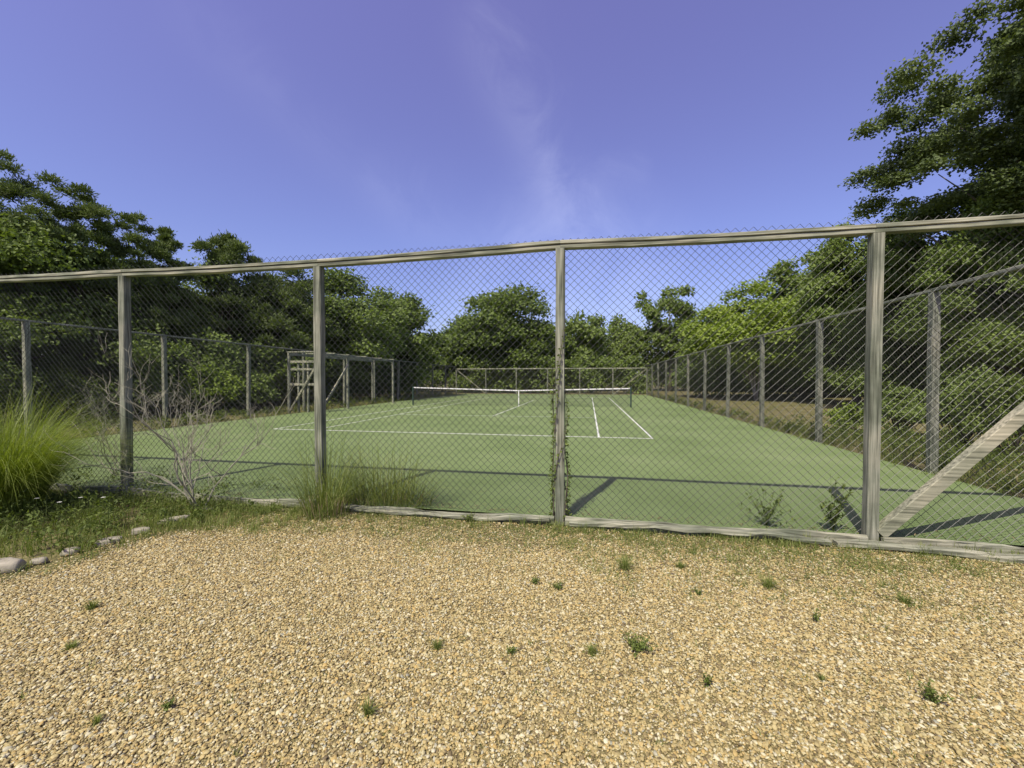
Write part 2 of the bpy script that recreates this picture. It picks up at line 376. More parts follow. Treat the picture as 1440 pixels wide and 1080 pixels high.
# kick boards
def board(x0, x1, y0, y1, z0, z1, sag, ph=0):
    t = np.linspace(0, 1, 18)[:, None]
    return np.concatenate([x0+(x1-x0)*t, y0+(y1-y0)*t+.022*np.sin(t*5+ph), z0+(z1-z0)*t+sag*np.sin(np.pi*t)+.010*np.sin(t*13+ph)+.005*np.sin(t*29+ph)], 1)
for q, (x0, x1, z, hh, yy) in enumerate([(-13.8, -9.2, .04, .09, 0), (-9.1, -6.26, .06, .09, 0), (-6.14, -3.31, .03, .09, 0), (-3.19, -.37, .025, .075, -.02), (-.25, 2.62, .03, .095, -.03), (2.74, 5.5, .01, .10, -.02)]):
    P = board(x0, x1, FY0-.04+yy, FY0-.04+yy, z, z-.02, -.02, q)
    simple_rail('kickboard', P, .038, hh, ff, org, wood_h, jit=.004)
for (nm_lab, x0, y0, x1, y1, z, w, hh, ph) in [('long warped grey board lying on the gravel against the right end of the fence', 2.30, 4.38, 5.6, 4.05, -.005, .10, .04, 0),
                                        ('thin bowed grey board resting along the fence foot left of the middle post', -3.0, 4.42, -.42, 4.44, .03, .05, .032, 2),
                                        ('thin cracked grey board lying along the fence foot right of the middle post', -.2, 4.44, 2.25, 4.36, .018, .07, .038, 4)]:
    P = board(x0, x1, y0, y1, z, z-.01, .02 if ph != 2 else -.02, ph); mb = MB(); sweep_rect(mb, P, w, hh, .005, jit=.004)
    o = mb.build('loose_board', wood_h, offset=P[0]); o.location = P[0]; tag(o, nm_lab, 'board')

# side fences
def side_fence(x, label, sgn, hn, hf):
    org = (x, (FY0+FY1)/2, 0); e = empty('chain_link_fence', org, label, 'fence')
    ys = np.linspace(FY0, FY1, 12)[1:]
    for y in ys[:-1]:
        hh = hn+(hf-hn)*(y-FY0)/(FY1-FY0); simple_post(x, y, hh-.03, .115, e, org, (rng.normal(0, .02), rng.normal(0, .02)))
    for i in range(11):
        a = FY0+.06 if i == 0 else ys[i-1]; b = ys[i]-.002
        if i == 10: b -= .06
        za = hn+(hf-hn)*(a-FY0)/(FY1-FY0); zb = hn+(hf-hn)*(b-FY0)/(FY1-FY0)
        simple_rail('top_rail', line((x, a, za), (x, b, zb), 3), .07, .05, e, org, wood_y)
    mb = MB(); V, F = chain((x-sgn*.075, FY0+.12), (x-sgn*.075, FY1-.2), .02, 3.02, seed=x, wob=.02, r=.0017)
    V[:, 2] *= 1+(hf/hn-1)*np.clip((V[:, 1]-FY0)/(FY1-FY0), 0, 1)
    mb.add(V, F); mb.build('chain_link', wire, e, offset=org); return e
side_fence(FX1, 'long chain-link fence on wooden posts receding along the right side of the court', 1, 3.03, 2.85)
side_fence(FX0, 'long chain-link fence receding along the left side of the court into shade', -1, 3.03, 2.85)
# far fence
org = (-4.16, FY1, 0); e = empty('chain_link_fence', org, 'distant low-looking fence with pale posts and corner braces closing the far end of the court', 'fence')
HF = 2.62
xs = np.linspace(FX0, FX1, 7)
for x in xs: simple_post(x, FY1, HF-.06, .12, e, org)
for i in range(6): simple_rail('top_rail', line((xs[i]+.001, FY1, HF), (xs[i+1]-.001, FY1, HF), 2), .1, .11, e, org, wood_h)
mb = MB(); V, F = chain((FX0+.05, FY1-.075), (FX1-.05, FY1-.075), .02, HF-.05, D=.11, r=.003); mb.add(V, F); mb.build('chain_link', wire, e, offset=org)
for a, b in (((xs[0]+.07, FY1, HF-.1), (xs[1]-.07, FY1, .05)), ((xs[6]-.07, FY1, HF-.1), (xs[5]+.07, FY1, .05))):
    mb = MB(); sweep_rect(mb, line(a, b, 3), .09, .09); o = mb.build('diagonal_brace', wood_d, e, offset=org)

# ------------------------------------------------------------ net
NX0, NX1 = CX-6.45, CX+6.2
net = empty('tennis_net', (CX, NY, 0), 'tennis net with white top band stretched across the green court', 'net')
def nz(x): return .914+(1.07-.914)*np.abs(x-CX)/6.45
xs_ = np.arange(NX0+.05, NX1-.05, .05); zt = nz(xs_)-.05
mb = MB(); P0 = np.stack([xs_, 0*xs_+NY, 0*xs_+.04], -1); P1 = np.stack([xs_, 0*xs_+NY, zt], -1); V, F = prisms(P0, P1, .003); mb.add(V, F)
g = np.linspace(NX0+.05, NX1-.05, 30)
for q in np.linspace(.02, 1, 19):
    zz = .04+(nz(g)-.05-.04)*q; P = np.stack([g, 0*g+NY+.002, zz], -1); V, F = prisms(P[:-1], P[1:], .003); mb.add(V, F)
mb.build('net_mesh', net_black, net, offset=(CX, NY, 0))
mb = MB(); P = np.stack([g, 0*g+NY, nz(g)-.03], -1); sweep_rect(mb, P, .02, .06, .003); mb.build('headband', net_white, net, offset=(CX, NY, 0))
mb = MB(); sweep_rect(mb, line((CX, NY-.015, 0), (CX, NY-.015, .93), 2), .05, .008, .002, up=(0, 1, 0)); mb.build('center_strap', net_white, net, offset=(CX, NY, 0))
for x in (NX0, NX1):
    mb = MB(); tube(mb, line((x, NY, -.02), (x, NY, 1.09), 4), [.045]*4, 10); tube(mb, line((x, NY, 1.09), (x, NY, 1.12), 3), [.05, .05, .02], 10)
    po = mb.build('post', post_green, net, offset=(x, NY, 0), smooth=False); po.location = (x-CX, 0, 0)
    mb = MB(); tube(mb, line((x, NY-.05, .8), (x, NY-.12, .8), 3), [.012]*3, 6); tube(mb, line((x, NY-.12, .68), (x, NY-.12, .82), 3), [.01]*3, 6)
    mb.build('winch', post_green, po, offset=(x, NY, 0))

# ------------------------------------------------------------ shelter by the left fence
org = (-13.0, 20.6, 0)
pg = empty('wooden_shelter', org, 'open pale timber lattice frame and rails beside the left edge of the court', 'shelter')
X0, X1, Y0, Y1, H = -13.72, -12.3, 16.9, 24.4, 2.78
for y in (Y0, 19.4, Y1):
    for x in (X0, X1): simple_post(x, y, H-.14, .11, pg, org, mat=wood_v)
for x in (X0, X1): simple_rail('beam', line((x, Y0-.06, H-.07), (x, Y1+.06, H-.07), 3), .07, .12, pg, org, wood_y)
for y in (Y0, 18.2, 19.4, 21.1, 22.8, Y1): simple_rail('roof_slat', line((X0-.1, y, H+.025), (X1+.1, y, H+.025), 2), .06, .05, pg, org, wood_h)
for z in (2.35, 2.0, 1.3): simple_rail('crossbar', line((X0+.07, Y0, z), (X1-.07, Y0, z), 2), .05, .10, pg, org, wood_h)
for x in (X0+.45, X0+.95): simple_post(x, Y0+.06, 2.3, .08, pg, org)
mb = MB(); sweep_rect(mb, line((X1+.10, 17.0, .02), (X1+.10, 19.3, 2.3), 3), .06, .1); mb.build('diagonal_brace', wood_d, pg, offset=org)
mb = MB(); sweep_rect(mb, line((X0+.1, Y0-.06, .1), (X1-.1, Y0-.06, 1.95), 3), .06, .09); mb.build('diagonal_brace', wood_d, pg, offset=org)

# ------------------------------------------------------------ trees
def clump_leaves(r, centers, rad, nper, size, kind, flat=.75, sd=.2):
    tot = int(np.sum(nper)); ci = np.repeat(np.arange(len(centers)), nper)
    if not np.isscalar(size): size = np.asarray(size)[ci]
    d = rdir(r, tot); d[:, 2] = np.where(d[:, 2] < -.35, -d[:, 2], d[:, 2])
    rr = rad[ci]*np.power(r.random(tot), .45)*(1+sd*r.normal(size=tot))
    P = centers[ci]+d*rr[:, None]*np.array([1, 1, flat])
    ctint = r.random(len(centers))[ci]
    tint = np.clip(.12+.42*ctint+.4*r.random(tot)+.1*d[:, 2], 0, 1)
    if kind == 'pine':
        D = norm(d*.7+rdir(r, tot)*.8+np.array([0, 0, .35])); Nn = rdir(r, tot)
        return leaf_quads(P, D, Nn, size*r.uniform(.8, 1.6, tot), size*r.uniform(.25, .45, tot)), tint
    D = norm(d*.5+rdir(r, tot)+np.array([0, 0, -.15])); Nn = norm(rdir(r, tot)*.7+d*.6+np.array([0, -.15, .5]))
    return leaf_quads(P, D, Nn, size*r.uniform(.7, 1.3, tot), size*r.uniform(.55, .95, tot)), tint

def tree(label, px, depth, top, half, kind='oak', mat=None, base=.1, seed=0, trunks=1, tmat=None, name=None, group=None, dens=1.0, nc=None, leafs=1.0, crad=1.0, cap=60000, lobe=.12, flat=None, mid=.46):
    r = np.random.default_rng(100+seed)
    x, y = at(px, depth); H = ztop(top, depth); R = half*depth/578.0
    zb = H*base; cz = zb+(H-zb)*mid; rz = H-cz; rzd = cz-zb
    root = empty(name or {'oak': 'oak_tree', 'pine': 'pine_tree'}[kind], (x, y, -.06), label, 'tree', group)
    n = nc or (105 if kind == 'oak' else 150)
    d = rdir(r, n); rad = np.power(r.uniform(.05, 1, n), .42)*.86
    lob = 1+lobe*np.sin(np.arctan2(d[:, 1], d[:, 0])*3+seed)+lobe*.7*np.sin(d[:, 2]*6+seed*1.7)
    rzz = np.where(d[:, 2] > 0, rz, rzd)
    cen = np.stack([d[:, 0]*rad*R*lob, d[:, 1]*rad*R*lob*.9, cz+d[:, 2]*rad*rzz*(1+.07*r.normal(size=n))], -1)
    cr = r.uniform(.14, .30, n)*min(R, rz*1.3)*crad
    if kind == 'pine': cr *= .72
    size = np.clip(depth*(.0062 if kind == 'pine' else .0066), .08, .34)*leafs
    lay = 5.0*dens*(1.4 if kind == 'pine' else 1)
    total = lay*2*math.pi*R*rz/(.5*size*size*(.5 if kind == 'pine' else .85)); total = int(min(total, cap))
    w = cr**1.7; nper = np.maximum(20, (total*w/w.sum()).astype(int))
    (V, F), T = clump_leaves(r, cen, cr, nper, size, kind, flat or (.65 if kind == 'pine' else .8), .28 if kind == 'pine' else .18)
    zt_ = np.percentile(V[:, 2], 99.7); sz = (H-cz)/(zt_-cz); V[:, 2] = np.where(V[:, 2] > cz, cz+(V[:, 2]-cz)*sz, V[:, 2])
    sx = R/np.percentile(np.abs(V[:, 0]), 98.5); V[:, 0] *= sx; V[:, 1] *= sx
    V[:, 2] = np.where(V[:, 2] < .2, .2+abs(V[:, 2]-.2)*.3, V[:, 2])
    cen[:, :2] *= sx
    mb = MB(); mb.add(V, F, T); mb.build('crown', mat or (oak_m if kind == 'oak' else pine_m), root)
    mb = MB(); tr = max(.09, H*.017)
    for k in range(trunks):
        a = r.uniform(0, 6.28); sp = 0 if trunks == 1 else .12*H
        tp = np.array([math.cos(a)*sp+r.normal()*.2, math.sin(a)*sp*.5, cz+.3*rz])
        t = np.linspace(0, 1, 9)[:, None]; wv = np.concatenate([np.sin(t*5+k)*.05*H*.3, np.cos(t*4+k)*.02*H, 0*t], 1)
        P = np.array([0.05*k, 0, -.02])*(1-t)+tp*t+wv*t; P[0, 2] = -.05
        tube(mb, P, tr*(1-.75*t[:, 0])/math.sqrt(trunks)*np.concatenate([[1.5], np.ones(8)]), 8)
        for q in r.choice(n, min(n, 22//trunks), replace=False):
            f = r.uniform(.35, .95); s0 = P[int(f*8)]; e_ = s0+(cen[q]-s0)*.85
            if e_[2] < s0[2]-1: s0 = P[3]
            tt = np.linspace(0, 1, 5)[:, None]; B = s0*(1-tt)+e_*tt; B[:, 2] += .08*np.sin(np.pi*tt[:, 0])*abs(e_[2]-s0[2])
            tube(mb, B, tr*.3*(1-.8*tt[:, 0]), 5)
    mb.build('trunk', tmat or bark, root, smooth=True)
    return root

L = [
 ('tall dark pitch pine at the far left edge of the picture', -50, 15, 228, 105, 'pine', .08),
 ('dark pine second from the left, rounded top above the fence rail', 30, 15.5, 226, 66, 'pine', .06),
 ('dark pine third from the left, a little lower than its left neighbour', 115, 17, 264, 60, 'pine', .05),
 ('dark pine fourth from the left with a ragged sloping top', 190, 18.5, 302, 56, 'pine', .05),
 ('dark pine at the right end of the tall left-hand pine row', 238, 20, 320, 40, 'pine', .05),
 ('medium pine with a flat tuft top rising left of the second fence post', 322, 24, 335, 48, 'pine', .05),
 ('wide dark pine below and right of the flat-topped pine', 390, 26, 380, 62, 'pine', .04),
 ('broad dark oak rising just right of the second fence post', 478, 30, 386, 75, 'oak', .04),
 ('rounded dark oak behind the timber frame, ending at the open gap of sky', 560, 36, 412, 56, 'oak', .04),
 ('low oak filling the gap of sky left of the round central oak', 622, 52, 466, 42, 'oak', .04),
 ('round green oak at the centre of the far tree line', 706, 50, 408, 72, 'oak', .04),
 ('small oak just right of the middle fence post in the far tree line', 812, 54, 444, 46, 'oak', .04),
 ('small dark oak between the middle post oak and the open-crowned tree', 872, 58, 446, 38, 'oak', .04),
 ('tall open-crowned tree standing above the far right corner of the court', 942, 54, 403, 42, 'oak', .2),
 ('oak behind and right of the open-crowned tree', 1000, 52, 446, 42, 'oak', .04),
 ('bright green spreading oak with pale stems beyond the right fence', 1062, 31, 398, 80, 'oak', .2),
 ('tall green oak behind the bright oak on the right', 1130, 36, 360, 60, 'oak', .05),
 ('large dark oak left of the rightmost fence post', 1205, 25, 318, 70, 'oak', .05),
 ('large dark oak behind the right-hand fence, below the overhanging tree', 1305, 20, 292, 88, 'oak', .05),
 ('large dark oak at the right edge below the overhanging tree', 1430, 15.5, 262, 115, 'oak', .05),
]
for i, (lab, px, dp, top, half, kind, base) in enumerate(L):
    kw = {}
    if 'bright green' in lab: kw = dict(mat=oak_b, trunks=4, tmat=pale_bark, lobe=.05, mid=.35)
    if 'open-crowned' in lab: kw = dict(dens=.6, nc=45, lobe=.25)
    if kind == 'pine': kw = dict(lobe=.22)
    tree(lab, px, dp, top, half, kind, base=base, seed=i*7+3, **kw)
# overhanging tree, top right
tree('big near oak whose leafy crown overhangs the top right corner of the picture', 1505, 14.5, -20, 208, 'oak', mat=oak_g, base=.40, seed=779, nc=280, crad=.50, dens=1.2, leafs=1.1, cap=150000, lobe=.2, flat=.55)

# shrubs
def shrub(label, px, depth, top, half, mat, seed, leafs=1, name='shrub', n=26, dens=1.0, grp=None):
    r = np.random.default_rng(900+seed); x, y = at(px, depth); H = max(.3, ztop(top, depth)); R = half*depth/578
    root = empty(name, (x, y, -.06), label, 'shrub', grp)
    d = rdir(r, n); d[:, 2] = abs(d[:, 2]); rad = r.uniform(.3, .9, n)
    cen = np.stack([d[:, 0]*rad*R, d[:, 1]*rad*R*.8, .25*H+d[:, 2]*rad*H*.66], -1); cr = r.uniform(.16, .36, n)*min(R, H*.6)
    size = np.clip(depth*.0075, .05, .2)*leafs
    tot = int(min(16000, 3.5*dens*2*math.pi*R*H*.5/(.35*size*size))); w = cr**2; nper = np.maximum(15, (tot*w/w.sum()).astype(int))
    (V, F), T = clump_leaves(r, cen, cr, nper, size, 'oak', sd=.38); V[:, 2] = np.maximum(V[:, 2], .07)
    mb = MB(); mb.add(V, F, T); mb.build('foliage', mat, root)
    mb = MB()
    for q in range(n):
        t = np.linspace(0, 1, 4)[:, None]; B = np.array([cen[q][0]*.12, cen[q][1]*.12, 0])*(1-t)+cen[q]*t; tube(mb, B, .018*(1-.6*t[:, 0]), 5)
    mb.build('stems', bark, root)
S = [
 ('leafy green bush low beyond the left fence, nearest the bare shrub', 215, 17, 520, 42, oak_m),
 ('sunlit rounded bush beyond the left fence, middle of three', 290, 18.5, 503, 46, oak_b),
 ('low green bush beyond the left fence, beside the timber frame', 362, 20, 520, 38, oak_m),
 ('dark bush in shade behind the left fence at the picture edge', 60, 14.5, 500, 60, under_m),
 ('dark bush in shade behind the left fence, right of the edge bush', 140, 16, 520, 45, under_m),
 ('leafy bush crowding the right fence at the picture edge', 1425, 8.3, 505, 70, under_m),
 ('tall leafy bush behind the thick right-hand fence post', 1350, 9.8, 492, 58, oak_m),
 ('green bush behind the right fence between two posts', 1262, 11.8, 530, 42, oak_m),
 ('small bright bush hugging the right fence near its second post', 1195, 12.8, 560, 28, oak_b),
 ('bush at the far side of the brown clearing on the right', 1130, 32, 498, 45, oak_b),
 ('large shaded bush beyond the clearing at the right', 1225, 21, 480, 50, oak_m),
]
for i, (lab, px, dp, top, half, m) in enumerate(S): shrub(lab, px, dp, top, half, m, i, n=40)

# woods behind: one uncountable mass
def woods():
    r = np.random.default_rng(42); cen = []; cr = []
    def band(p0, p1, n, h0, h1, sp, rad):
        for _ in range(n):
            t = r.random(); x = p0[0]+(p1[0]-p0[0])*t+r.normal()*sp; y = p0[1]+(p1[1]-p0[1])*t+r.normal()*sp
            cen.append((x, y, r.uniform(h0, h1))); cr.append(rad*r.uniform(.6, 1.3))
    band((-22, 2), (-25, 52), 480, .3, 7.0, 1.6, 1.35)
    band((-30, 4), (-32, 52), 260, .3, 7.5, 1.5, 2.0)
    band((-17.8, 6), (-18.8, 46), 170, .2, 3.2, .7, .95)
    band((-30, 60), (48, 62), 560, .3, 7.0, 2.5, 1.9)
    band((-16, 46.0), (6, 47.5), 190, .2, 3.6, .8, 1.0)
    band((25, 12), (27, 55), 480, .3, 8, 2, 1.7)
    band((14, 3), (18, 16), 230, .3, 6, 1.2, 1.2)
    band((9, 40), (24, 46), 160, .2, 4.2, 1.0, 1.3)
    cen = np.array(cen); cr = np.array(cr); size = np.clip(np.hypot(cen[:, 0], cen[:, 1])*.0068, .12, .32)
    nper = np.minimum(1500, cr**2*85*(.30/size)**2).astype(int)
    (V, F), T = clump_leaves(r, cen, cr, nper, size, 'oak'); V[:, 2] = np.maximum(V[:, 2], 0)
    mb = MB(); mb.add(V, F, T*.9); tag(mb.build('woods', oak_m), 'dark woodland undergrowth massed behind the fences and individual trees', 'woods', kind='stuff')
woods()

# ------------------------------------------------------------ grasses
def orn_grass(label, x, y, H, n, spread, seed, mat=orna_m, lmax=.95, W=(.005, .009), wind=0.0, sx=1.0, lb=(1.7, 1.6)):
    r = np.random.default_rng(seed); root = empty('ornamental_grass', (x, y, -.05), label, 'plant')
    a0 = r.uniform(0, 6.28, n); rr = spread*np.sqrt(r.random(n)); P = np.stack([np.cos(a0)*rr*sx, np.sin(a0)*rr, 0*rr], -1)
    az = a0+r.normal(0, .5, n); az = np.arctan2(np.sin(az), np.cos(az)+wind)
    lean = np.clip(r.beta(*lb, n)*lmax, .03, 1.05)
    Ln = H*r.uniform(.5, 1.3, n)*(1+.25*lean)
    V, F = blades(P, az, Ln, lean, r.uniform(*W, n), seg=7, power=1.7); V[:, 2] = np.maximum(V[:, 2], .01)
    mb = MB(); mb.add(V, F, np.repeat(np.clip(r.normal(.5, .25, n), 0, 1), 7)); mb.build('blades', mat, root)
    mb = MB(); m = 60; a = r.uniform(0, 6.28, m); q = spread*np.sqrt(r.random(m))*.9
    P0 = np.stack([np.cos(a)*q*sx, np.sin(a)*q, 0*q], -1); P1 = P0*1.35+np.array([0, 0, H*.22]); V, F = prisms(P0, P1, .004, .002, 4); mb.add(V, F, np.full(len(F), .8)); mb.build('stalks', litter_m, root)
x, y = at(2, 4.8); orn_grass('large bright green ornamental grass clump at the left edge of the picture', x, y, 1.45, 3300, .3, 1, lmax=1.05, W=(.0035, .007), wind=.2, lb=(2.2, 1.3))
x, y = at(-120, 4.5); orn_grass('second ornamental grass clump mostly cut off by the left picture edge', x, y, 1.4, 1400, .25, 4)
x, y = at(458, 4.8); orn_grass('upright green grass clump in front of the second fence post', x, y, 1.02, 330, .26, 2, lmax=1.1, mat=grass_m, W=(.004, .007))
x, y = at(540, 5.10); orn_grass('low spreading grass clump behind the chain link, right of the second post', x, y, .80, 640, .24, 3, lmax=1.15, mat=grass_m, W=(.004, .007), sx=2.5)

# bare shrub
def bare(label, x, y, H, W, seed, nst=7, name='bare_shrub', rad0=.016):
    r = np.random.default_rng(seed); root = empty(name, (x, y, -.05), label, 'shrub'); mb = MB()
    def grow(p, d, L, rad, lev):
        n = 6; pts = [p]; dd = d
        for i in range(n):
            dd = norm(dd+r.normal(size=3)*.20+np.array([0, 0, .06])); pts.append(pts[-1]+dd*L/n)
        tube(mb, pts, np.linspace(rad, rad*.6, n+1), 5 if lev < 2 else 3)
        if lev < 4:
            for k in range(r.integers(2, 4) if lev else 3):
                i = r.integers(2, n+1); nd = norm(dd*1.0+rdir(r, 1)[0]*.8+np.array([0, 0, .25])); grow(pts[i], nd, L*r.uniform(.5, .78), max(rad*.58, .0016), lev+1)
    for k in range(nst):
        a = r.uniform(0, 6.28); d = norm(np.array([math.cos(a)*W, math.sin(a)*W*.5, 1.0])); grow(np.array([math.cos(a)*.04, math.sin(a)*.04, 0]), d, H*.45, rad0, 0)
    mb.build('branches', dead_wood, root)
x, y = at(280, 4.98); bare('leafless pale shrub with forked branches standing against the fence', x, y, 2.05, .75, 21, 7, rad0=.010)
x, y = at(165, 6.6); bare('leafless shrub of fine pale twigs behind the fence at left', x, y, 2.2, .75, 22, 5, rad0=.008)

# weeds as individual plants
def weed(label, px, yy, H, W, seed, kind='leafy', z=-.03, loc=None, cat='weed', grp=None, name='weed', thin=1.0):
    r = np.random.default_rng(3000+seed); x, y = loc or gnd(px, yy, z)
    mb = MB(); n = max(5, int(W*110*thin)) 
    if kind == 'tuft':
        m = n*8; a = r.uniform(0, 6.28, m); P = np.stack([np.cos(a)*W*.2*r.random(m), np.sin(a)*W*.2*r.random(m), 0*a-.005], -1)
        V, F = blades(P, a+r.normal(0, .5, m), H*r.uniform(.6, 1.3, m), r.uniform(.1, .9, m), r.uniform(.002, .004, m), 4); mb.add(V, F, np.repeat(r.random(m), 4))
    else:
        for k in range(n):
            a = r.uniform(0, 6.28); q = r.uniform(.1, .5)*W; hh = H*r.uniform(.3, 1)
            t = np.linspace(0, 1, 5)[:, None]; B = np.concatenate([math.cos(a)*q*t, math.sin(a)*q*t, hh*t**.8-.005], 1)
            V, F = prisms(B[:-1], B[1:], .0015); mb.add(V, F, np.full(len(F), .3))
            m = int((8+H*40)*thin); tt = r.uniform(.15, 1, m); P = np.stack([math.cos(a)*q*tt, math.sin(a)*q*tt, hh*tt**.8], -1)
            D = rdir(r, m)+np.array([0, 0, .25]); ls = (.014+.05*H)*r.uniform(.6, 1.3, m)
            V, F = leaf_quads(P, D, norm(rdir(r, m)*.5+np.array([0, 0, 1.])), ls, ls*.5); mb.add(V, F, r.random(m))
    o = mb.build(name, weed_m if kind != 'tuft' else grass_m); o.location = (x, y, z); tag(o, label, cat, grp); return o
W_ = [
 ('largest leafy weed growing alone in the middle of the gravel', 897, 918, .08, .24, 'leafy'),
 ('small weed immediately left of the largest gravel weed', 833, 922, .06, .15, 'tuft'),
 ('little weed in the gravel, left of the pair at the middle', 718, 922, .05, .08, 'leafy'),
 ('small grassy weed in the gravel further left of the middle pair', 614, 915, .06, .10, 'tuft'),
 ('spiky small weed at the lower right of the gravel', 1318, 992, .10, .13, 'leafy'),
 ('tiny upright weed between the largest weed and the lower right weed', 998, 970, .08, .06, 'leafy'),
 ('small leafy weed in the gravel at the lower left', 232, 1000, .04, .10, 'leafy'),
 ('pale dry tuft in the gravel at the bottom middle', 516, 1010, .08, .10, 'tuft'),
 ('small weed near the left edge of the gravel', 95, 915, .05, .12, 'tuft'),
 ('weed by the gravel edge, below the border stones', 125, 858, .07, .14, 'tuft'),
 ('low weed in front of the middle post', 785, 830, .05, .12, 'leafy'),
 ('low weed just left of the one in front of the middle post', 752, 822, .05, .12, 'leafy'),
 ('upright grassy weed right of the middle post in the gravel', 880, 802, .13, .22, 'tuft'),
 ('small leafy weed two weeds right of the middle post', 958, 800, .06, .15, 'tuft'),
 ('green weed in the right part of the gravel, left of the right post', 1082, 828, .10, .18, 'tuft'),
 ('little upright weed below the foot of the right post', 1150, 876, .09, .06, 'leafy'),
 ('scrubby weed in the gravel towards the right edge', 1275, 850, .07, .16, 'tuft'),
 ('tiny leafy weed in the gravel, right of centre in the foreground', 985, 838, .04, .09, 'leafy'),
 ('tiny sprout in the lower left gravel', 130, 1022, .05, .06, 'tuft'),
 ('isolated sprout at the right of the foreground gravel', 1160, 960, .04, .05, 'tuft'),
]
for i, (lab, px, yy, H_, Wd, k) in enumerate(W_): weed(lab, px, yy, H_, Wd, i, k)
weed('leafy weed growing up behind the chain link, left of the right post', 0, 0, .46, .62, 51, loc=(1.85, 4.76), z=0, name='tall_weed', thin=.4)
weed('tall thin weed climbing behind the chain link beside the right post', 0, 0, .58, .34, 52, loc=(2.45, 4.70), z=0, name='tall_weed', thin=.5)
weed('sprawling weed behind the chain link at the far right edge', 0, 0, .14, .6, 53, loc=(4.4, 4.9), z=0, name='tall_weed', thin=.3)
weed('weed against the fence foot between the grass clump and middle post', 0, 0, .12, .2, 54, loc=(-1.3, 4.36), z=-.03, name='tall_weed')

# vine
r = np.random.default_rng(77); root = empty('climbing_vine', (-.31, FY0, 0), 'thin leafy vine climbing up around the middle post', 'vine')
mb = MB(); lf = MB()
for k, (top, ph, tw_) in enumerate(((2.3, 0, 6), (1.5, 2.2, 5), (1.1, 5.2, 3), (2.1, 3.1, 2), (1.3, .2, .8), (1.7, 2.9, .5))):
    t = np.linspace(0, 1, 30)[:, None]; rr = .078+.012*np.sin(t*11+k)
    B = np.concatenate([rr*np.cos(ph+t*tw_), rr*np.sin(ph+t*tw_), top*t-.01], 1); tube(mb, B, np.linspace(.006, .002, 30), 5)
    m = int(62*top); tt = r.beta(1, 1.3, m); P = np.stack([np.interp(tt, t[:, 0], B[:, q]) for q in range(3)], -1); P[:, :2] *= r.uniform(.92, 1.3, m)[:, None]
    P[:, 2] = np.maximum(P[:, 2]+r.normal(0, .02, m), .05)
    ls = r.uniform(.02, .045, m); o2 = norm(P*np.array([1, 1, 0])); V, F = leaf_quads(P, rdir(r, m)*.6+o2*.5+np.array([0, 0, -.3]), norm(rdir(r, m)*.6+o2+np.array([0, 0, .3])), ls, ls*.65); lf.add(V, F, r.random(m))
mb.build('stem', bark, root); lf.build('leaves', weed_m, root)

